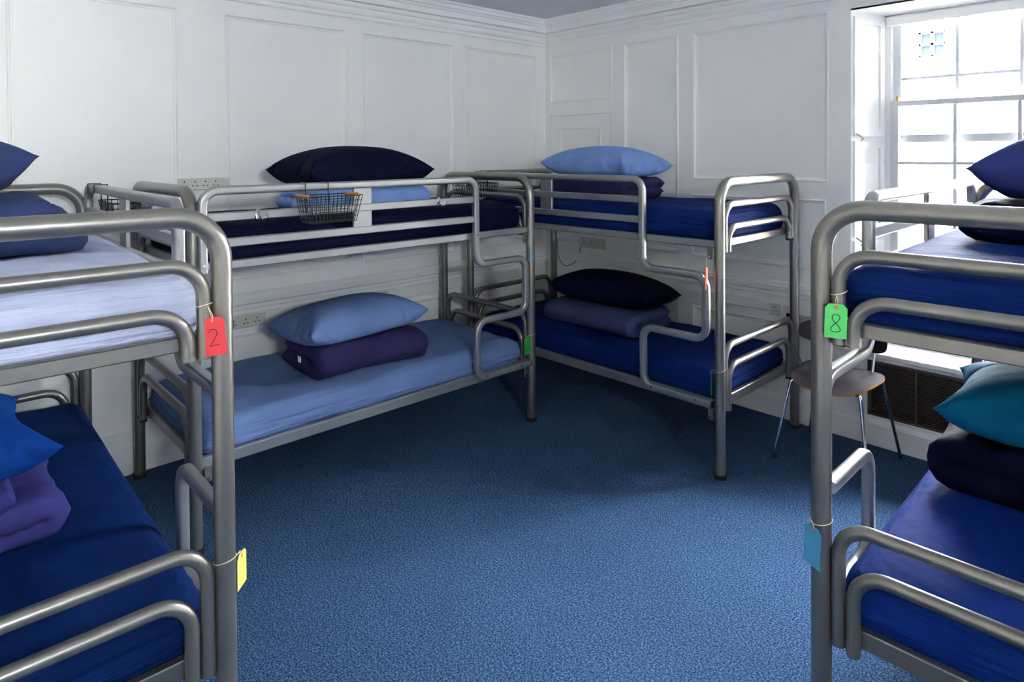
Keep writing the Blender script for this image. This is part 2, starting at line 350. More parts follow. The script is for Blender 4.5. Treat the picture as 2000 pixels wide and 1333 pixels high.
# ---------------- sash windows with splayed shutters, sill and radiator grille below
def sash_window(idx, X0, zb=.50):
    """X0 = left edge of the wall opening (1.187 wide)"""
    Wd = 1.187; X1 = X0+Wd; f0, f1 = X0+.095, X1-.095; zt = 2.475
    t = struct(obj('window_%d' % idx, MB(), 'gloss'))
    # frame: head, jambs, bottom rail (box frame around the sashes)
    mb = MB().box(f0-.02, f0+.028, .285, .35, zb, zt).box(f1-.028, f1+.02, .285, .35, zb, zt).box(f0, f1, .285, .35, zt-.03, zt).box(f0, f1, .285, .35, zb, zb+.03)
    t.data = mb.mesh('window_frame'); t.data.materials.append(MT['gloss'])
    # splayed reveal with shutter boxes
    for sgn in (0, 1):
        xa, xb = (X0, f0) if sgn == 0 else (X1, f1)
        mbr = MB(); nrm = Vector((.30, -.095, 0)).normalized() if sgn == 0 else Vector((-.30, -.095, 0)).normalized()
        tang = Vector((xb-xa, .30, 0)); L = tang.length; tang.normalize()
        def at(s_, d, z): p = Vector((xa, 0, z))+tang*s_+nrm*d; return (p.x, p.y, p.z)
        mbr.add([(xa, 0, zb), (xb, .30, zb), (xa, .30, zb), (xa, 0, zt), (xb, .30, zt), (xa, .30, zt)], [(0,1,2), (3,5,4), (0,3,4,1), (1,4,5,2), (2,5,3,0)])
        obj('reveal', mbr, 'gloss', t)
        for (z0_, z1_) in ((.60, 1.10), (1.20, 1.68), (1.79, 2.40)):
            if z0_ < zb: continue
            mq = MB()
            for (s0, s1, q0, q1) in ((.02, .275, z0_-.04, z0_), (.02, .275, z1_, z1_+.04), (.02, .085, z0_, z1_), (.245, .275, z0_, z1_)):
                vs = [at(s_, d, z) for z in (q0, q1) for d in (-.002, .012) for s_ in (s0, s1)]
                mq.add(vs, [(0,1,3,2), (4,6,7,5), (0,4,5,1), (2,3,7,6), (0,2,6,4), (1,5,7,3)])
            obj('shutter_leaf', mq, 'gloss', t)
        for zc in (1.755, 1.15):
            if zc < zb: continue
            c = at(.045, .018, zc); e = at(.065, .03, zc-.02); g = at(.055, .022, zc-.035)
            obj('shutter_catch', smooth(MB().tube([at(.03, .012, zc+.01), c, e, g], .004, 8), 'shutter_catch'), 'chrome', t)
    # reveal head
    obj('reveal_head', MB().add([(X0, 0, zt), (X1, 0, zt), (f1, .30, zt-.012), (f0, .30, zt-.012), (X0, .0, zt+.01), (X1, .0, zt+.01), (f1, .3, zt+.01), (f0, .3, zt+.01)],
        [(0,1,2,3), (4,7,6,5), (0,4,5,1), (1,5,6,2), (2,6,7,3), (3,7,4,0)]), 'gloss', t)
    obj('blind_box', MB().bbox(f0+.005, f1-.005, .262, .30, zt-.075, zt-.02, .006), 'gloss', t)
    # sashes
    g0, g1 = f0+.030, f1-.030
    def sash(name, zbot, ztop, y, rows, st=.042, rb=.045, rtp=.03, bar=.018):
        s_ = obj(name, MB().box(g0, g0+st, y, y+.04, zbot, ztop).box(g1-st, g1, y, y+.04, zbot, ztop).box(g0+st, g1-st, y, y+.04, zbot, zbot+rb).box(g0+st, g1-st, y, y+.04, ztop-rtp, ztop), 'sash', t)
        xi0, xi1, zi0, zi1 = g0+st, g1-st, zbot+rb, ztop-rtp
        pw = (xi1-xi0-2*bar)/3; ph = (zi1-zi0-(rows-1)*bar)/rows
        for k in (1, 2):
            xx = xi0+k*pw+(k-1)*bar; obj('glazing_bar', MB().bbox(xx, xx+bar, y+.004, y+.036, zi0, zi1, .004), 'sash', s_)
        for k in range(1, rows):
            zz = zi0+k*ph+(k-1)*bar; obj('glazing_bar', MB().bbox(xi0, xi1, y+.006, y+.034, zz, zz+bar, .004), 'sash', s_)
        for i in range(3):
            for j in range(rows):
                xx = xi0+i*(pw+bar); zz = zi0+j*(ph+bar)
                obj('pane', MB().box(xx, xx+pw, y+.018, y+.021, zz, zz+ph), 'glass', s_)
        return s_
    if zb > 1.7: sash('fixed_sash', zb+.03, zt-.03, .30, 1, bar=.018)
    else:
        sash('upper_sash', 1.712, zt-.03, .318, 2, bar=.018)
        sash('lower_sash', zb+.03, 1.955, .270, 4, bar=.018)
    if zb < 1.7: obj('sash_catch', smooth(MB().cyl((g0+.03, .30, 1.955), (g0+.03, .30, 1.985), .008, 10), 'sash_catch'), 'brass', t)
    obj('window_sill', MB().bbox(X0-.03, X1+.03, -.03, .285, zb-.003, zb+.025, .006), 'gloss', t)
    return t
sash_window(1, WIN[0][0]); sash_window(2, WIN[1][0])  # window 2 is unseen, guessed in to light faces from the right
for i, yw in enumerate((-3.5,)):  # unseen high side window, added only for fill light
    fill_wn = sash_window(3+i, 0, 2.06); fill_wn.location = (XR, yw, 0); fill_wn.rotation_euler = (0, 0, -PI/2)
def grille(x0, x1, z0, z1, label):
    t = thing('radiator_grille', label, 'grille', (x0, 0, z0)); W, H = x1-x0, z1-z0
    obj('recess_box', MB().box(0, W, .14, .15, 0, H).box(0, .004, 0, .14, 0, H).box(W-.004, W, 0, .14, 0, H).box(0, W, 0, .14, 0, .004).box(0, W, 0, .14, H-.004, H), 'slot', t)
    obj('surround', MB().box(0, .018, -.004, .02, 0, H).box(W-.018, W, -.004, .02, 0, H).box(0, W, -.004, .02, 0, .016).box(0, W, -.004, .02, H-.014, H), 'grille', t)
    n = 23; sm = MB().box(0, W-.036, -.001, .011, -.0020, .0020).mesh('slat')
    for k in range(n): obj('slat', sm, 'grille', t, (.018, 0, .022+(H-.042)*k/(n-1)))
    for fx in (.245, .49, .735): obj('mullion', MB().box(W*fx-.004, W*fx+.004, -.006, .014, .016, H-.014), 'grille', t)
    obj('catch', MB().bbox(W*.22, W*.22+.02, -.012, -.002, .002, .014, .002), 'steel_dark', t)
    return t
grille(*GR[0], 'dark brown louvred radiator grille below the bright window behind the chair')

# ================================================================== BUNK BEDS
L, W = 1.97, .889
HB, RP, RN = 1.5115, .0265, .018
def bunk_parts(mir):
    """list of (name, mesh, material, subparts) in local coords: x from head 0 to ladder end L, y from ladder side 0 to back W (times mir)"""
    m = mir; out = []
    def Y(v): return v*m
    for uu in (0, L):
        p = fillet([(uu, Y(0), .012), (uu, Y(0), HB), (uu, Y(W), HB), (uu, Y(W), .012)], .115, 10)
        caps = [('foot_cap', smooth(MB().tube([(uu, Y(v), 0), (uu, Y(v), .008), (uu, Y(v), .02)], .034, 20), 'foot_cap'), 'rubber') for v in (0, W)]
        out.append(('end_frame', smooth(MB().tube(p, RP, 24), 'end_frame'), 'steel', caps))
        for (ztop, zbot, off) in ((1.392, 1.150, .0445), (1.2745, 1.150, .0820), (.6647, .335, .0445), (.5544, .325, .0820)):
            p = fillet([(uu, Y(off), zbot), (uu, Y(off), ztop), (uu, Y(W-off), ztop), (uu, Y(W-off), zbot)], .085, 9)
            plugs = [('end_plug', smooth(MB().cyl((uu, Y(v), zbot-.012), (uu, Y(v), zbot+.001), .0165, 14), 'end_plug'), 'rubber') for v in (W-off,)]
            out.append(('end_rail', smooth(MB().tube(p, RN, 18), 'end_rail'), 'steel', plugs))
    for (zc, h) in ((1.190, .038), (.362, .050)):
        # side rails just inside the posts, cross rails at both ends
        bolts = []
        out.append(('side_rail', MB().bbox(.02, L-.02, Y(-.002), Y(.028), zc-h/2, zc+h/2, .004).mesh('side_rail'), 'steel_flat', bolts))
        out.append(('side_rail', MB().bbox(.02, L-.02, Y(W-.028), Y(W+.002), zc-h/2, zc+h/2, .004).mesh('side_rail'), 'steel_flat', []))
        for uu in (.032, L-.032):
            out.append(('cross_rail', MB().bbox(uu-.014, uu+.014, Y(.028), Y(W-.028), zc-h/2, zc+h/2, .003).mesh('cross_rail'), 'steel', []))
        wm = MB()
        for k in range(11):
            v = .05+(W-.1)*k/10; wm.tube([(.04, Y(v), zc-.011), (L-.04, Y(v), zc-.011)], .0025, 5)
        for k in range(30):
            u = .08+(L-.16)*k/29; wm.tube([(u, Y(.026), zc-.008), (u, Y(.04), zc-.015), (u, Y(W-.04), zc-.015), (u, Y(W-.026), zc-.008)], .0025, 5)
        out.append(('mesh_base', smooth(wm, 'mesh_base'), 'steel_dark', []))
    # serpentine guard and ladder tube (flat section) on the ladder side
    v = Y(-.0205); DP, FW = .036, .038
    ZB = 1.172
    path = [(.034, v, ZB), (.034, v, 1.515), (1.514, v, 1.515), (1.514, v, 1.026), (1.905, v, 1.026), (1.905, v, .697), (1.518, v, .697), (1.518, v, .372), (1.938, v, .372)]
    p = fillet(path, .066, 9)
    sub = [('end_plug', MB().bbox(1.935, 1.944, v-.018, v+.018, .355, .389, .002).mesh('end_plug'), 'rubber')]
    for (u, z) in ((.034, 1.205), (1.514, 1.20), (1.58, .378), (1.85, .378)):
        sub.append(('bolt', smooth(MB().tube([(u, v, z), (u, v-m*.021, z)], .006, 10), 'bolt'), 'chrome'))
    out.append(('ladder_tube', smooth(MB().sweep(p, rrect(FW, DP, .011), side=(0, 1, 0)), 'ladder_tube', 35), 'steel_flat', sub))
    for zc in (1.402, 1.290):
        out.append(('guard_bar', MB().bbox(.05, 1.497, v-.012, v+.012, zc-.019, zc+.019, .004).mesh('guard_bar'), 'steel_flat', []))
    out.append(('guard_plate', MB().bbox(.735, .836, v-.009, v+.009, 1.272, 1.50, .003).mesh('guard_plate'), 'steel_flat', []))
    # bracket plates that fix the bed frames to the posts
    for (zc) in (1.135, .305):
        for uu in (.05, L-.05):
            br = MB().bbox(uu-.016, uu+.016, Y(-.006), Y(-.001), zc-.022, zc+.045, .002)
            bo = [('bolt', smooth(MB().cyl((uu, Y(-.006), zc-.008), (uu, Y(-.014), zc-.008), .007, 10), 'bolt'), 'chrome')]
            out.append(('bracket', br.mesh('bracket'), 'steel_dark', bo))
    return out
BP = {1: bunk_parts(1), -1: bunk_parts(-1)}
A1, A3, A4 = -.0047, -.0209, .0234
B = {
 1: dict(loc=(.9812-L*.0047, -3.1325, 0), rot=PI/2+A1, mir=1, label='silver tubular bunk bed standing along the left panelled wall, hooks and basket on its guard'),
 2: dict(loc=(.1939, -.9813-.0157, 0), rot=.008, mir=1, label='silver tubular bunk bed along the window wall, nearest the room corner'),
 3: dict(loc=(2.1217-L*math.cos(A3), -3.4168-L*math.sin(A3), 0), rot=A3, mir=-1, label='silver tubular bunk bed in the left foreground with the red tag 2'),
 4: dict(loc=(3.1473-L*math.sin(A4), -2.1901+L*math.cos(A4), 0), rot=-PI/2+A4, mir=1, label='silver tubular bunk bed in the right foreground with the green tag 8')}
for k, d in B.items():
    t = thing('bunk_bed', d['label'], 'bunk bed', d['loc'], d['rot'], 'bunk beds of the dormitory')
    for (n, me, ma, subs) in BP[d['mir']]:
        o = obj(n, me, ma, t)
        if n == 'mesh_base': o['kind'] = 'stuff'
        for (n2, me2, ma2) in subs: obj(n2, me2, ma2, o)
    d['M'] = Matrix.Translation(d['loc']) @ Matrix.Rotation(d['rot'], 4, 'Z')
def bw(k, u, v, z):
    d = B[k]; return d['M'] @ Vector((u, v*d['mir'], z))

# ================================================================== BEDDING
def grid_cube(n):
    """subdivided cube surface points and faces, n=(nx,ny,nz)"""
    idx = {}; vs = []; fs = []
    def vid(i, j, k):
        key = (i, j, k)
        if key not in idx: idx[key] = len(vs); vs.append((2*i/n[0]-1, 2*j/n[1]-1, 2*k/n[2]-1))
        return idx[key]
    for i in range(n[0]):
        for j in range(n[1]):
            for k in (0, n[2]): fs.append((vid(i,j,k), vid(i+1,j,k), vid(i+1,j+1,k), vid(i,j+1,k)))
    for i in range(n[0]):
        for k in range(n[2]):
            for j in (0, n[1]): fs.append((vid(i,j,k), vid(i+1,j,k), vid(i+1,j,k+1), vid(i,j,k+1)))
    for j in range(n[1]):
        for k in range(n[2]):
            for i in (0, n[0]): fs.append((vid(i,j,k), vid(i,j+1,k), vid(i,j+1,k+1), vid(i,j,k+1)))
    return vs, fs
def N3(x, y, z): return noise.noise(Vector((x, y, z)))
def ridge(x, y, z):
    return 1-abs(N3(x, y, z))*2
def rounded(p, half, r):
    """map unit-cube surface point to a rounded box of half sizes and corner radius r"""
    q = Vector((p[0]*half[0], p[1]*half[1], p[2]*half[2]))
    inner = Vector([max(-(h-rr), min(h-rr, c)) for c, h, rr in zip(q, half, r)])
    d = q-inner
    e = Vector((d.x/r[0], d.y/r[1], d.z/r[2]))
    if e.length > 1e-9: e.normalize()
    nrm = Vector((e.x/r[0], e.y/r[1], e.z/r[2]))
    if nrm.length > 1e-9: nrm.normalize()
    return inner+Vector((e.x*r[0], e.y*r[1], e.z*r[2])), nrm
def mattress(k, z0, th, color, label, seed, loose=1.0):
    lx, ly = L-.095, W-.064
    vs, fs = grid_cube((110, 46, 20)); out = []
    h = (lx/2, ly/2, th/2)
    for p in vs:
        q, n = rounded(p, h, (.06, .06, .055))
        side = 1-abs(n.z)
        low = max(0, min(1, (.35-p[2])/1.2))
        # tucked-sheet wrinkles running along the sides, stronger near the tuck
        wv = ridge(q.x*3+seed, q.y*3, q.z*38+seed)*.5+ridge(q.x*1.3-seed, q.y*1.3, q.z*22)*.5
        q += n*side*(.25+low)*.013*loose*wv*(.4+.8*abs(p[0])**2)
        crn = max(0, abs(p[0])-.72)/.28*max(0, abs(p[1])-.5)/.5
        q += n*side*crn*.009*ridge(q.x*22+seed, q.y*22, q.z*6)
        top = max(0, n.z)
        q.z += top*(.006*N3(q.x*2.2+seed, q.y*2.6, seed)+.006*loose*ridge(q.x*2.0+q.y*1.5+seed, q.y*5-q.x*2.0, seed))
        q.z -= top*.010*(max(0, abs(p[1])-.55)/.45)**2
        q.z -= top*.012*(max(0, abs(p[0])-.85)/.15)**2
        out.append((q.x, q.y, q.z))
    me = MB().add(out, fs).mesh('mattress', True, 60); o = obj('mattress', me, 's'+color[1:])
    d = B[k]; c = bw(k, L/2, W/2, z0+th/2); o.location = c; o.rotation_euler = (0, 0, d['rot'])
    return tag(o, label, 'mattress', 'mattresses in fitted sheets')
ZU, ZL = 1.186, .358
TU, TL = 1.361, .511
mattress(1, ZU, .175, 'f_navy', 'navy sheeted mattress on the upper bunk by the left wall', 1.1)
mattress(1, ZL, .153, 'f_slate', 'pale blue sheeted mattress on the lower bunk by the left wall', 2.7, 1.5)
mattress(2, ZU, .175, 'f_royal', 'dark blue sheeted mattress on the upper bunk beside the room corner', 3.3)
mattress(2, ZL, .153, 'f_royal', 'dark blue sheeted mattress on the lower bunk beside the room corner', 4.9)
mattress(3, ZU, .170, 'f_lavender', 'pale lavender sheeted mattress on the upper bunk in the left foreground', 5.2, 1.6)
mattress(3, ZL, .168, 'f_deep', 'dark blue sheeted mattress on the lower bunk in the left foreground', 6.6)
mattress(4, ZU, .175, 'f_royal', 'blue sheeted mattress on the upper bunk in front of the window', 7.4)
mattress(4, ZL, .158, 'f_vivid', 'royal blue sheeted mattress on the lower bunk in the right foreground', 8.8)

def flat_pillow(lx, ly, seed, nx=44, ny=30):
    """two panels sewn round the rim, to be inflated by the cloth solver"""
    vs, fs = [], []
    for side in (1, -1):
        for j in range(ny+1):
            for i in range(nx+1):
                s_, t_ = 2*i/nx-1, 2*j/ny-1
                h = .014*(1-s_**4)*(1-t_**4)+.0015
                vs.append((s_*lx/2, t_*ly/2, side*h+.004*N3(s_*3+seed, t_*3, side+seed)))
    n1 = nx+1; off = n1*(ny+1)
    for j in range(ny):
        for i in range(nx):
            a = j*n1+i; fs.append((a, a+1, a+n1+1, a+n1)); fs.append((off+a, off+a+n1, off+a+n1+1, off+a+1))
    rim = [i for i in range(nx)]+[nx+j*n1 for j in range(ny)]+[ny*n1+i for i in range(nx, 0, -1)]+[j*n1 for j in range(ny, 0, -1)]
    for a, b in zip(rim, rim[1:]+rim[:1]): fs.append((a, off+a, off+b, b))
    return MB().add(vs, fs).mesh('pillow', True, 89)
def place(name, me, color, k, u, v, z, rz=0, tilt=(0, 0), label='', cat='', group=None):
    o = obj(name, me, color); d = B[k]; o.location = bw(k, u, v, z)
    o.rotation_euler = (tilt[0], tilt[1], d['rot']+rz)
    return tag(o, label, cat, group)
SIM = []
def pillow(k, u, v, z, lx, ly, color, label, seed, rz=0, tilt=(0, 0), press=11, shrink=-.09, bend=.15):
    lx *= .955; ly *= .955
    o = place('pillow', flat_pillow(lx, ly, seed), color, k, u, v, z, rz, tilt, label, 'pillow', 'pillows on the bunks')
    m = o.modifiers.new('cloth', 'CLOTH'); q = m.settings
    q.quality = 5; q.mass = .15; q.tension_stiffness = 20; q.compression_stiffness = 20; q.shear_stiffness = 8; q.bending_stiffness = bend
    q.use_pressure = True; q.uniform_pressure_force = press; q.air_damping = 2; q.shrink_min = shrink
    m.collision_settings.distance_min = .003; m.collision_settings.collision_quality = 2
    m.point_cache.frame_start = 1; m.point_cache.frame_end = 60; SIM.append(o)
def duvet(k, u, v, z, lx, w, t, layers, color, label, seed, rz=0, front=-1, wr=1.0):
    """a quilt folded back on itself: one ribbon-like body in zig-zag layers, first fold toward local -y (front=-1)"""
    path = []; hw = w/2
    for n in range(layers):
        zc = t*(n+.5); sgn = front if n % 2 == 0 else -front       # layer runs toward the fold
        sh = .025*N3(seed+n*3.1, 1.7, 0)
        ya, yb = -sgn*(hw-t/2), sgn*(hw-t/2)
        if n == 0: ya += sgn*abs(sh)*2
        if n == layers-1: yb += -sgn*(.02+abs(sh)*2)
        m_ = 26
        for i in range(m_+1): path.append((ya+(yb-ya)*i/m_, zc, n))
        if n < layers-1:
            for i in range(1, 8):
                a = PI*i/8; path.append((yb+sgn*math.sin(a)*t/2*1.25, zc+t/2-math.cos(a)*t/2, n+i/8))
    M_ = len(path); nx = 60; vs = []
    T2 = []
    for i in range(M_):
        a, b = path[max(0, i-1)], path[min(M_-1, i+1)]; dy, dz = b[0]-a[0], b[1]-a[1]; l = math.hypot(dy, dz) or 1
        T2.append((-dz/l, dy/l))
    ring = 2*M_
    for ix in range(nx+1):
        f = 2*ix/nx-1; f = .75*f+.25*math.sin(f*PI/2)
        for sd in (1, -1):
            idx = range(M_) if sd == 1 else range(M_-1, -1, -1)
            for i in idx:
                y, z_, n = path[i]; ny_, nz_ = T2[i]
                lay = lx/2*(1+.05*N3(seed*2+n*.9, 5.5, n*.7)); x = f*lay
                d_end = (1-abs(f))*lay; r = t*.55; ex = 1.0 if d_end > r else math.sqrt(max(.03, 1-((r-d_end)/r)**2))
                e_r = min(i, M_-1-i)/M_*path_len(path); ee = 1.0 if e_r > t*.5 else math.sqrt(max(.04, 1-((t*.5-e_r)/(t*.5))**2))
                h = t*.5*ex*ee*(1.0+.10*N3(x*3+seed, i*.08, sd+seed))
                near = 1-min(1, d_end/.16)
                g = ridge(x*2.2+seed, i*.16+sd*3+seed, seed)*.5+ridge(x*7+seed, i*.11+sd*7, seed*1.3)*.35
                h += wr*(.009*g+near*.013*ridge(x*3+seed, i*.38+sd*5, seed*2.1))*ex
                x2 = x+.010*N3(i*.15+seed, sd, 2.2)*(abs(f)**4)
                px, py, pz = x2, y+ny_*h*sd+.012*N3(x*2.2+seed, 4.1, n), z_+nz_*h*sd
                pz *= 1-.10*near*(pz/(t*layers))
                vs.append((px, py, max(pz, .001)))
    fs = []
    for ix in range(nx):
        for j in range(ring):
            a = ix*ring+j; b = ix*ring+(j+1) % ring; fs.append((a, b, b+ring, a+ring))
    for ix in (0, nx):
        for i in range(M_-1): fs.append((ix*ring+i, ix*ring+i+1, ix*ring+ring-2-i, ix*ring+ring-1-i))
    o = place('duvet', MB().add(vs, fs).mesh('duvet', True, 75), color, k, u, v, z, rz, (0, 0), label, 'duvet', 'folded duvets on the bunks')
    c = o.modifiers.new('collide', 'COLLISION'); o.collision.thickness_outer = .004; o.collision.damping = .6; o.collision.cloth_friction = 40
    return o
def path_len(p):
    if not hasattr(path_len, 'c') or path_len.c[0] is not p:
        path_len.c = (p, sum(math.hypot(b[0]-a[0], b[1]-a[1]) for a, b in zip(p, p[1:])))
    return path_len.c[1]
# left wall bunk: upper, lower
duvet(1, 1.00, .46, TU+.010, .70, .50, .055, 2, 'f_sky', 'light blue folded duvet under the navy pillow on the upper left wall bunk', 1.3)
pillow(1, 1.00, .46, TU+.165, .79, .54, 'f_midnight', 'dark navy pillow on top of the upper bunk by the left wall', 2.1, .03, press=18)
dv = duvet(1, .96, .40, TL+.010, .66, .46, .082, 2, 'f_purple', 'purple navy folded duvet on the lower bunk by the left wall', 3.7, -.04)
obj('care_label', MB().bbox(-.356, -.350, -.12, -.09, .075, .105, .001), 'white_label', dv)
pillow(1, .93, .37, TL+.198, .74, .51, 'f_slate', 'slate blue pillow lying askew on the purple duvet', 6.9, .06, (.0, .0), 16)
# corner bunk: upper, lower
duvet(2, .86, .47, TU+.010, .72, .46, .066, 2, 'f_purple', 'dark purple folded duvet on the upper bunk beside the room corner', 5.6)
pillow(2, .86, .46, TU+.180, .78, .50, 'f_sky', 'light blue plump pillow on the upper bunk beside the room corner', 6.3, -.10, (.0, -.0), 17)
duvet(2, .90, .46, TL+.010, .74, .46, .068, 2, 'f_greyblue', 'grey blue folded duvet on the lower bunk beside the room corner', 7.1, .04)
pillow(2, .92, .47, TL+.185, .76, .50, 'f_midnight', 'near black navy pillow on the lower bunk beside the room corner', 8.4, .05, (.0, .0), 19)
# left foreground bunk: upper, lower
duvet(3, 1.05, .55, TU+.010, .52, .66, .055, 3, 'f_denim', 'denim blue folded duvet on the upper bunk in the left foreground', 9.2, 0, 1, 1.5)
pillow(3, 1.02, .665, TU+.215, .54, .72, 'f_denim', 'denim blue pillow at the left edge on the upper foreground bunk', 10.5, .1, press=17)
duvet(3, 1.14, .61, TL+.026, .52, .60, .060, 3, 'f_violet', 'violet blue folded duvet on the lower bunk in the left foreground', 11.3, 0, 1, 1.5)
pillow(3, 1.16, .66, TL+.235, .56, .72, 'f_cobalt', 'bright cobalt blue pillow on the lower bunk in the left foreground', 12.7, .12, (0, 0), 17)
# right foreground bunk: upper, lower
duvet(4, .98, .54, TU+.010, .54, .66, .062, 2, 'f_midnight', 'black navy folded duvet on the upper bunk in front of the window', 13.9)
pillow(4, 1.00, .55, TU+.175, .58, .72, 'f_indigo', 'plump indigo pillow on the upper bunk in front of the window', 14.4, 0, press=19)
duvet(4, .98, .46, TL+.016, .56, .66, .085, 2, 'f_midnight', 'dark navy folded duvet on the lower bunk in the right foreground', 15.2, 0, -1, 1.4)
pillow(4, .98, .46, TL+.225, .56, .76, 'f_teal', 'teal pillow on the lower bunk in the right foreground', 16.8, .05, press=16)
# inflate and settle the pillows, then keep the resulting shapes
S.frame_start, S.frame_end = 1, 60
for fr in range(1, 46): S.frame_set(fr)
dg = bpy.context.evaluated_depsgraph_get()
baked = [bpy.data.meshes.new_from_object(o.evaluated_get(dg)) for o in SIM]
S.frame_set(1)
for o, me in zip(SIM, baked):
    o.modifiers.clear(); o.data = me
    for p in me.polygons: p.use_smooth = True
    sb = o.modifiers.new('smooth', 'SUBSURF'); sb.levels = 1; sb.render_levels = 1
for o in [x for x in bpy.data.objects if x.name.startswith('duvet')]: o.modifiers.clear()

# ================================================================== THINGS HUNG ON THE BUNKS
def basket(k, u0, u1, ztop, label, dep=.16, hgt=.12):
    v = -.047; root = thing('wire_basket', label, 'basket', bw(k, (u0+u1)/2, -.050, ztop-hgt), B[k]['rot'], 'wire baskets on the bunk guards')
    m = B[k]['mir']; w2 = (u1-u0)/2; wb_ = w2*.86; d0, d1, b0, b1 = 0, -dep, -.02, -dep+.03
    T = [(-w2, d0*m, hgt), (w2, d0*m, hgt), (w2, d1*m, hgt), (-w2, d1*m, hgt)]; Bt = [(-wb_, b0*m, 0), (wb_, b0*m, 0), (wb_, b1*m, 0), (-wb_, b1*m, 0)]
    T = [Vector(p) for p in T]; Bt = [Vector(p) for p in Bt]; wi = MB(); r = .0017
    for lvl in range(6):
        f = lvl/5; ring = [Bt[i].lerp(T[i], f) for i in range(4)]; wi.tube(ring+[ring[0]], r if lvl < 5 else .003, 6)
    nl, ns = 13, 6
    for i in range(nl):
        f = i/(nl-1); wi.tube([T[0].lerp(T[1], f), Bt[0].lerp(Bt[1], f), Bt[3].lerp(Bt[2], f), T[3].lerp(T[2], f)], r, 6)
    for i in range(1, ns):
        f = i/ns; wi.tube([T[0].lerp(T[3], f), Bt[0].lerp(Bt[3], f), Bt[1].lerp(Bt[2], f), T[1].lerp(T[2], f)], r, 6)
    g = obj('wire_mesh', smooth(wi, 'wire_mesh'), 'wire', root)
    for s_ in ((0, 1) if k == 1 else ()):
        a, b = T[0+s_], T[3-s_]; d = (b-a)
        obj('handle', smooth(MB().tube([a+d*.06, a+d*.10, a+d*.78, a+d*.82], .0085, 12), 'handle'), 'wood', root)
    zr = 1.536-(ztop-hgt)
    for du in (-w2*.62, w2*.28):
        p = [(du, -.002*m, .03), (du, .0*m, zr), (du, .052*m, zr), (du, .052*m, zr-.04)]
        obj('hanger', smooth(MB().tube(p, .003, 8), 'hanger'), 'wire', root)
    return root
basket(1, .43, .68, 1.478, 'black wire basket with wooden handles on the guard of the left wall bunk')
basket(2, .06, .36, 1.462, 'black wire basket on the corner bunk guard, seen behind the left bunk end')
basket(3, .10, .42, 1.455, 'black wire basket on the guard of the left foreground bunk near the wall')
def coat_hook(k, u, z, label):
    root = thing('coat_hook', label, 'hook', bw(k, u, -.0328, z), B[k]['rot'], 'chrome hooks on the guard bar')
    obj('back_plate', smooth(MB().bbox(-.009, .009, -.004, .0, -.016, .026, .002), 'back_plate'), 'chrome', root)
    for s_ in (-1, 1):
        p = fillet([(s_*.004, -.003, .004), (s_*.010, -.020, -.020), (s_*.022, -.034, -.014), (s_*.027, -.036, .008)], .006, 4)
        obj('prong', smooth(MB().tube(p, .0034, 8), 'prong'), 'chrome', root)
    return root
coat_hook(1, .265, 1.402, 'chrome double hook on the guard bar left of the wire basket')
coat_hook(1, 1.245, 1.402, 'chrome double hook on the guard bar near the ladder end')

def stroke(ch):
    if ch == '2':
        return [[(-.28, .30), (-.14, .46), (.10, .44), (.20, .26), (.10, .02), (-.12, -.26), (-.26, -.46), (-.05, -.43), (.30, -.42)]]
    pts = []
    for i in range(33):
        a = 2*PI*i/32; pts.append((.27*math.sin(2*a)*(1.0 if math.cos(a) < 0 else .82), .50*math.cos(a)))
    return [pts]
def tag_card(label, card, pos, normal, h=.092, wd=.052, text=None, tie=None, tilt=0, hang=None):
    """card hanging at pos (top centre), facing normal; string to hang point"""
    n = Vector(normal).normalized(); rz = math.atan2(n.y, n.x)+PI/2
    root = thing('paper_tag', label, 'tag', pos, rz, 'paper tags tied to the bunks')
    root.rotation_euler = (0, tilt, rz)
    c = .011; th = .0006
    out = [(-wd/2, -h), (wd/2, -h), (wd/2, -c), (wd/2-c, 0), (-wd/2+c, 0), (-wd/2, -c)]
    vs = [(x, -th, z) for x, z in out]+[(x, th, z) for x, z in out]
    m6 = 6; fs = [tuple(range(6)), tuple(range(6, 12))]+[(i, (i+1) % 6, 6+(i+1) % 6, 6+i) for i in range(6)]
    obj('card', MB().add(vs, fs), card, root)
    obj('eyelet', smooth(MB().cyl((0, -.0012, -.010), (0, .0012, -.010), .0048, 14), 'eyelet'), 'card_orange', root)
    if text:
        tw = MB()
        for pl in stroke(text):
            P = [(x*.042, -.0013, -.052+y*.046) for x, y in pl]
            if text == '2': P = [tuple(p) for p in catmull(P)]
            tw.sweep(P, [(.0008, 0), (0, .0003), (-.0008, 0), (0, -.0003)], side=(0, 1, 0))
        obj('handwritten_number', tw, 'ink', root)['label'] = 'black handwritten ' + text
    if hang is not None:
        inv = (Matrix.Translation(pos) @ root.rotation_euler.to_matrix().to_4x4()).inverted()
        hp = inv @ Vector(hang)
        s_ = MB().tube([(0, -.002, -.010), (.003, -.003, .004), tuple(hp)], .0009, 6).tube([(0, .002, -.010), (-.003, .003, .004), tuple(hp)], .0009, 6)
        obj('string', smooth(s_, 'string'), 'string', root)
        if tie:
            ce, rr, ax = Vector(tie[0]), tie[1], tie[2]; ring = []
            for i in range(24):
                a = 2*PI*i/24
                p = ce+(Vector((math.cos(a)*rr, math.sin(a)*rr, .006*math.sin(a+1)))); ring.append(tuple(inv @ p))
            obj('string_loop', smooth(MB().tube(ring, .0011, 6, closed=True), 'string_loop'), 'string', root)
    return root
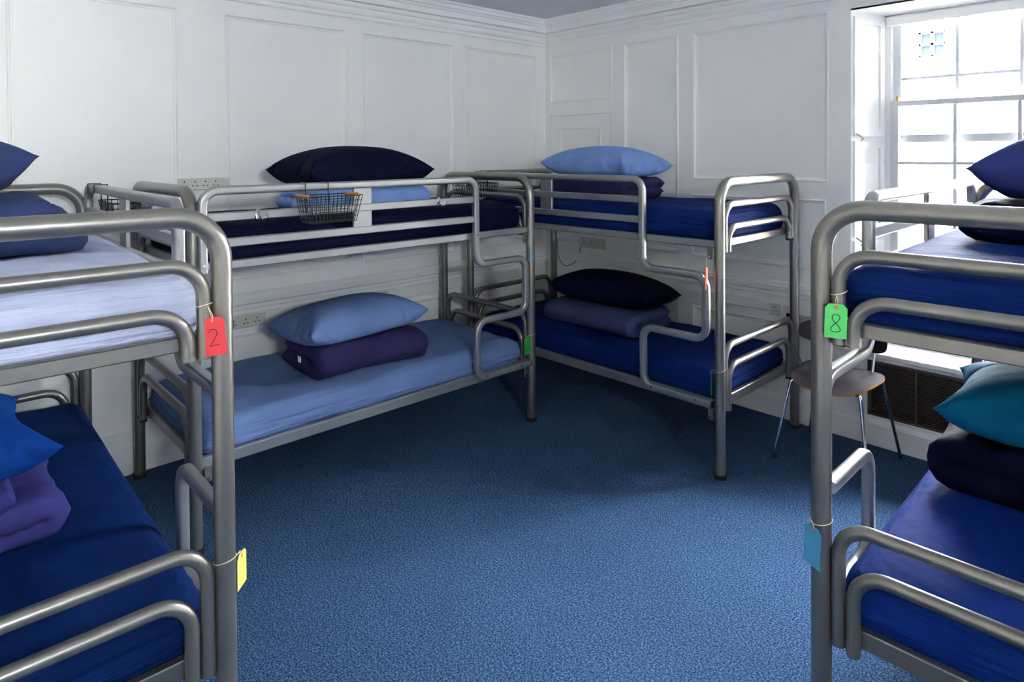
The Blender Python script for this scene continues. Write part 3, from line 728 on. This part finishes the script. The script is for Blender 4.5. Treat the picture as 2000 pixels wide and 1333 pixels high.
def catmull(P, n=6):
    P = [Vector(p) for p in P]; Q = [P[0]*2-P[1]]+P+[P[-1]*2-P[-2]]; out = []
    for i in range(1, len(Q)-2):
        for k in range(n):
            t = k/n; a, b, c, d = Q[i-1:i+3]
            out.append(.5*((2*b)+(c-a)*t+(2*a-5*b+4*c-d)*t*t+(3*b-a-3*c+d)*t**3))
    out.append(P[-1]); return out
camp = cam.matrix_world.translation
def facing(p, off=0):
    d = camp-Vector(p); a = math.atan2(d.y, d.x)+off; return (math.cos(a), math.sin(a), 0)
# red 2 on the left foreground bunk's rail
pz = bw(3, L+.022, .0445, 1.262)
tag_card('red paper tag marked 2 tied to the left foreground bunk', 'card_red', pz+Vector((.004, .012, -.005)), facing(pz, -.25), .098, .056, '2', (bw(3, L, .0445, 1.285), .0205, None), -.09, bw(3, L+.019, .04, 1.285))
pz = bw(4, L+.022, .050, 1.262)
tag_card('green paper tag marked 8 tied to the right foreground bunk', 'card_green', pz+Vector((-.002, -.004, .0)), facing(pz, .1), .092, .054, '8', (bw(4, L, .0445, 1.288), .0205, None), .03, bw(4, L+.025, .05, 1.285))
# edge-on tags tied round the posts
pz = bw(3, L, 0, .615); tag_card('yellow paper tag hanging edge-on from the left foreground bunk post', 'card_yellow', pz+Vector((-.008, .046, -.004)), facing(pz, 1.12), .092, .052, None, (bw(3, L, 0, .615), .028, None), 0, bw(3, L, -.030, .612))
pz = bw(4, L, 0, .655); tag_card('blue paper tag hanging from the right foreground bunk post', 'card_blue', pz+Vector((.3706, -.9288, 0))*.036+Vector((-.9288, -.3706, 0))*.020+Vector((0, 0, -.004)), facing(pz, -.75), .110, .056, None, (bw(4, L, 0, .655), .028, None), .06, bw(4, L, -.030, .652))
pz = bw(1, L-.045, -.035, 1.10); tag_card('small blue tag dangling below the upper bunk by the left wall', 'card_blue', pz, (.8, .6, 0), .10, .05, None, None, 0, bw(1, L-.045, -.03, 1.145))
pz = bw(1, L-.05, -.02, .53); tag_card('dark green tag hanging on the lower bunk by the left wall', 'card_dkgreen', pz, (.9, -.1, 0), .105, .05, None, (bw(1, L, -.0, .535), .028, None), 0, bw(1, L-.03, -.012, .54))
pz = bw(2, L-.055, -.035, 1.075); tag_card('orange red tag dangling below the upper bunk beside the corner', 'card_orange', pz, (.95, .25, 0), .115, .052, None, None, 0, bw(2, L-.055, -.03, 1.15))
pz = bw(2, L-.030, -.030, .545); tag_card('green tag tied to the ladder post of the corner bunk', 'card_dkgreen', pz+Vector((0, -.003, 0)), (-.8, -.62, 0), .12, .054, None, (bw(2, L, 0, .55), .028, None), 0, bw(2, L-.026, -.014, .55))

# ================================================================== CHAIR
ch = thing('chair', 'low plywood chair with chrome legs in front of the window grille', 'chair', (2.49, -.33, 0))
def plate(nx, ny, f, th):
    vt, vb = [], []
    for j in range(ny+1):
        for i in range(nx+1):
            p, n = f(2*i/nx-1, 2*j/ny-1); vt.append(p); vb.append(p-n*th)
    n1 = nx+1; off = len(vt); fs = []
    for j in range(ny):
        for i in range(nx):
            a = j*n1+i; fs.append((a, a+1, a+n1+1, a+n1)); fs.append((off+a, off+a+n1, off+a+n1+1, off+a+1))
    top = MB().add(vt+vb, fs)
    rim = [i for i in range(nx)]+[nx+j*n1 for j in range(ny)]+[ny*n1+i for i in range(nx, 0, -1)]+[j*n1 for j in range(ny, 0, -1)]
    ed = MB().add(vt+vb, [(a, off+a, off+b, b) for a, b in zip(rim, rim[1:]+rim[:1])])
    return top, ed
def sq(s, t, p=3.5):
    m = max(abs(s), abs(t))
    if m < 1e-9: return 0, 0
    k = m/((abs(s)**p+abs(t)**p)**(1/p)); return s*k, t*k
def seatf(s, t):
    a, b = sq(s, t); wx = .205+.012*b; x = a*wx; y = b*.205
    z = .438+.020*a*a-.030*max(0, -b-.45)**1.5*1.6+.012*max(0, b)**2
    return Vector((x, y-.01, z)), Vector((0, 0, 1))
def backf(s, t):
    a, b = sq(s, t); x = a*.235-.03; z = .625+b*.062; y = .205-.055*a*a*1.0+.02*b
    return Vector((x, y, z)), Vector((0, -1, 0))
tp, ed = plate(28, 24, seatf, .011); so = obj('seat', smooth(tp, 'seat', 50), 'seat', ch); obj('plywood_edge', smooth(ed, 'plywood_edge', 30), 'edge', so)
tp, ed = plate(28, 10, backf, -.011); so = obj('backrest', smooth(tp, 'backrest', 50), 'seat', ch); obj('plywood_edge', smooth(ed, 'plywood_edge', 30), 'edge', so)
for sx, sy in ((-1, -1), (1, -1), (1, 1), (-1, 1)):
    p = fillet([(sx*.06, sy*.10, .418), (sx*.175, sy*.165, .425), (sx*.240, sy*.240, .012)], .022, 8)
    lg = obj('leg', smooth(MB().tube(p, .0088, 14), 'leg'), 'chrome', ch)
    obj('foot_cap', smooth(MB().cyl((sx*.240, sy*.240, 0), (sx*.2375, sy*.2375, .022), .011, 12), 'foot_cap'), 'rubber', lg)
for sx in (-1, 1):
    p = fillet([(sx*.09, .02, .418), (sx*.12, .17, .418), (sx*.125, .215, .60), (sx*.125, .212, .66)], {1: .035, 2: .03}, 6)
    obj('back_upright', smooth(MB().tube(p, .0080, 12), 'back_upright'), 'chrome', ch)
obj('mounting_plate', MB().bbox(-.10, .10, -.11, .09, .410, .421, .003), 'steel_dark', ch)

# ================================================================== WALL FITTINGS
def sock(parent, c, ax, outn, s_=1.0):
    """three pin holes centred c; ax = horizontal axis vector, outn = outward normal"""
    ax, o_ = Vector(ax), Vector(outn); mb = MB()
    for (h, z, w_, hh) in ((0, .013, .0028, .0048), (-.011, -.009, .0045, .0025), (.011, -.009, .0045, .0025)):
        p = Vector(c)+ax*h*s_+Vector((0, 0, z*s_)); a, b = ax*w_, Vector((0, 0, hh))
        k = [p-a-b, p+a-b, p+a+b, p-a+b]; k = [q-o_*.002 for q in k]+[q+o_*.0008 for q in k]
        mb.add(k, [(0,1,2,3), (4,5,6,7), (0,1,5,4), (1,2,6,5), (2,3,7,6), (3,0,4,7)])
    o = obj('pin_holes', mb, 'slot', parent); o['kind'] = 'stuff'; return o
def socket_box(label, wall, a0, a1, z0, z1, d0, d1, n, switch=False):
    c = ((a0+a1)/2); root = thing('wall_socket', label, 'socket', (d0 if wall == 'l' else c, c if wall == 'l' else -d0, z0))
    dd = d1-d0; hw = (a1-a0)/2
    if wall == 'l': pl = MB().bbox(0, dd, -hw, hw, 0, z1-z0, .003)
    else: pl = MB().bbox(-hw, hw, -dd, 0, 0, z1-z0, .003)
    obj('face_plate', pl, 'socket', root)
    for i in range(n):
        h = -hw+(a1-a0)*(i+.5)/n*(.92 if n > 2 else 1)
        if wall == 'l': sock(root, (dd, h, (z1-z0)*.5), (0, 1, 0), (1, 0, 0))
        else: sock(root, (h, -dd, (z1-z0)*.5), (1, 0, 0), (0, -1, 0))
    return root
socket_box('four-gang white socket strip high on the left wall between two panels', 'l', -2.905, -2.665, 1.472, 1.538, .0, .024, 4)
obj('end_piece', MB().bbox(0, .02, .120, .155, .004, .062, .002), 'socket', bpy.data.objects['wall_socket'])
# trunking along the walls under the dado
def trunk(label, wall, a0, a1, z0, z1, d):
    c = (a0+a1)/2; h = (a1-a0)/2
    root = thing('cable_trunking', label, 'trunking', (0, c, z0) if wall == 'l' else (c, 0, z0))
    if wall == 'l':
        obj('channel', MB().bbox(0, d-.006, -h, h, 0, z1-z0, .002), 'plastic', root); obj('cover', MB().bbox(d-.006, d, -h, h, .006, z1-z0-.006, .002), 'plastic', root)
    else:
        obj('channel', MB().bbox(-h, h, -d+.006, 0, 0, z1-z0, .002), 'plastic', root); obj('cover', MB().bbox(-h, h, -d, -d+.006, .006, z1-z0-.006, .002), 'plastic', root)
trunk('white cable trunking along the left wall below the dado rail', 'l', -2.95, -.35, .655, .735, .028)
trunk('white cable trunking along the window wall below the dado rail', 'b', 1.36, 2.40, .655, .715, .028)
socket_box('double socket with green plug on the left wall trunking by the pillow', 'l', -2.66, -2.44, .660, .732, .028, .040, 3)
g = bpy.data.objects['wall_socket.001']
obj('green_plug', smooth(MB().bbox(.012, .020, -.098, -.078, .012, .056, .003), 'green_plug'), 'card_dkgreen', g)
socket_box('wide socket plate on the left wall trunking beside the far bunk post', 'l', -1.83, -1.60, .660, .732, .028, .040, 3)
socket_box('small white outlet on the window wall trunking', 'b', 1.975, 2.045, .640, .715, .028, .042, 1)
q = socket_box('white data outlet beside the small outlet on the window wall', 'b', 2.065, 2.13, .628, .720, .028, .045, 0)
obj('data_port', MB().bbox(-.012, .012, -.0185, -.015, .02, .042, .001), 'slot', q)
socket_box('white socket strip on the window wall under the corner bunk', 'b', .40, .64, .905, .985, .0, .022, 3)
def cable(label, pts, r=.0035, material='cable'):
    p = catmull(pts, 8); o = obj('cable', smooth(MB().tube(p, r, 8), 'cable'), material); return tag(o, label, 'cable')
cable('thin cable looping below the socket strip under the corner bunk', [(.40, -.012, .935), (.36, -.014, .80), (.27, -.046, .74), (.19, -.046, .79), (.14, -.02, .95)])
cable('grey cable sagging along the wall behind the chair', [(2.13, -.05, .66), (2.17, -.06, .42), (2.28, -.06, .29), (2.40, -.05, .27), (2.52, -.03, .305), (2.545, -.02, .31)])
cable('white cable sagging from the data outlet beside the bunk post', [(2.115, -.050, .700), (2.20, -.05, .675), (2.32, -.05, .675), (2.41, -.03, .69)], .0025, 'plastic')

# ================================================================== OUTSIDE: the building across the lane
MT['stone'] = mat('pale_stone', (172, 166, 155), .9, var=.05, vscale=2)
MT['ochre'] = mat('ochre_stone', (58, 44, 27), .9, var=.2, vscale=6)
MT['skyglass'] = mat('blue_grey_pane', (22, 27, 36), .4, spec=.02)
MT['ground'] = mat('lane_paving', (150, 146, 138), .9, var=.1)
struct(obj('ground', MB().box(-30, 40, -30, 30, -3.3, -3.2), 'ground'))
bd = thing('building', 'sunlit pale stone building across the lane outside the window', 'building', (3, 7, -3.2))
FZ = 3.2
wins = [(.88, 1.23, 3.03, 3.40), (3.4, 4.1, 2.9, 3.9), (-2.2, -1.5, 2.9, 3.9), (6.2, 6.9, 2.9, 3.9)]
mb = MB()
for a0, a1, b0, b1 in solid_minus(-14, 20, -3.2, 4.1, wins): mb.box(a0-3, a1-3, 0, .6, b0+FZ, b1+FZ)
obj('facade', mb, 'stone', bd)
for (a0, a1, b0, b1) in wins:
    f = obj('window', MB().box(a0-3, a0-3+.03, .05, .12, b0+FZ, b1+FZ).box(a1-3-.03, a1-3, .05, .12, b0+FZ, b1+FZ).box(a0-3, a1-3, .05, .12, b0+FZ, b0+FZ+.03).box(a0-3, a1-3, .05, .12, b1+FZ-.03, b1+FZ)
        .box((a0+a1)/2-3-.022, (a0+a1)/2-3+.022, .05, .11, b0+FZ, b1+FZ).box(a0-3, a1-3, .05, .11, (b0+b1)/2+FZ-.02, (b0+b1)/2+FZ+.02), 'stone', bd)
    for i in (0, 1):
        for j in (0, 1):
            x0 = a0-3+.03+i*((a1-a0)/2-.008); z0 = b0+FZ+.03+j*((b1-b0)/2-.01)
            obj('pane', MB().box(x0, x0+(a1-a0)/2-.052, .085, .095, z0, z0+(b1-b0)/2-.05), 'skyglass', f)
obj('string_course', MB().box(-17, 17, -.03, 0, 2.955+FZ, 2.985+FZ), 'ochre', bd)
obj('ledge', MB().box(-17, 17, -.16, 0, 2.63+FZ, 2.70+FZ), 'stone', bd)
dm = MB().bbox(0, .15, -.10, 0, 0, .09, .006).mesh('dentil')
for i in range(14): obj('dentil', dm, 'ochre', bd, (-2.75+i*.24, 0, 2.535+FZ))
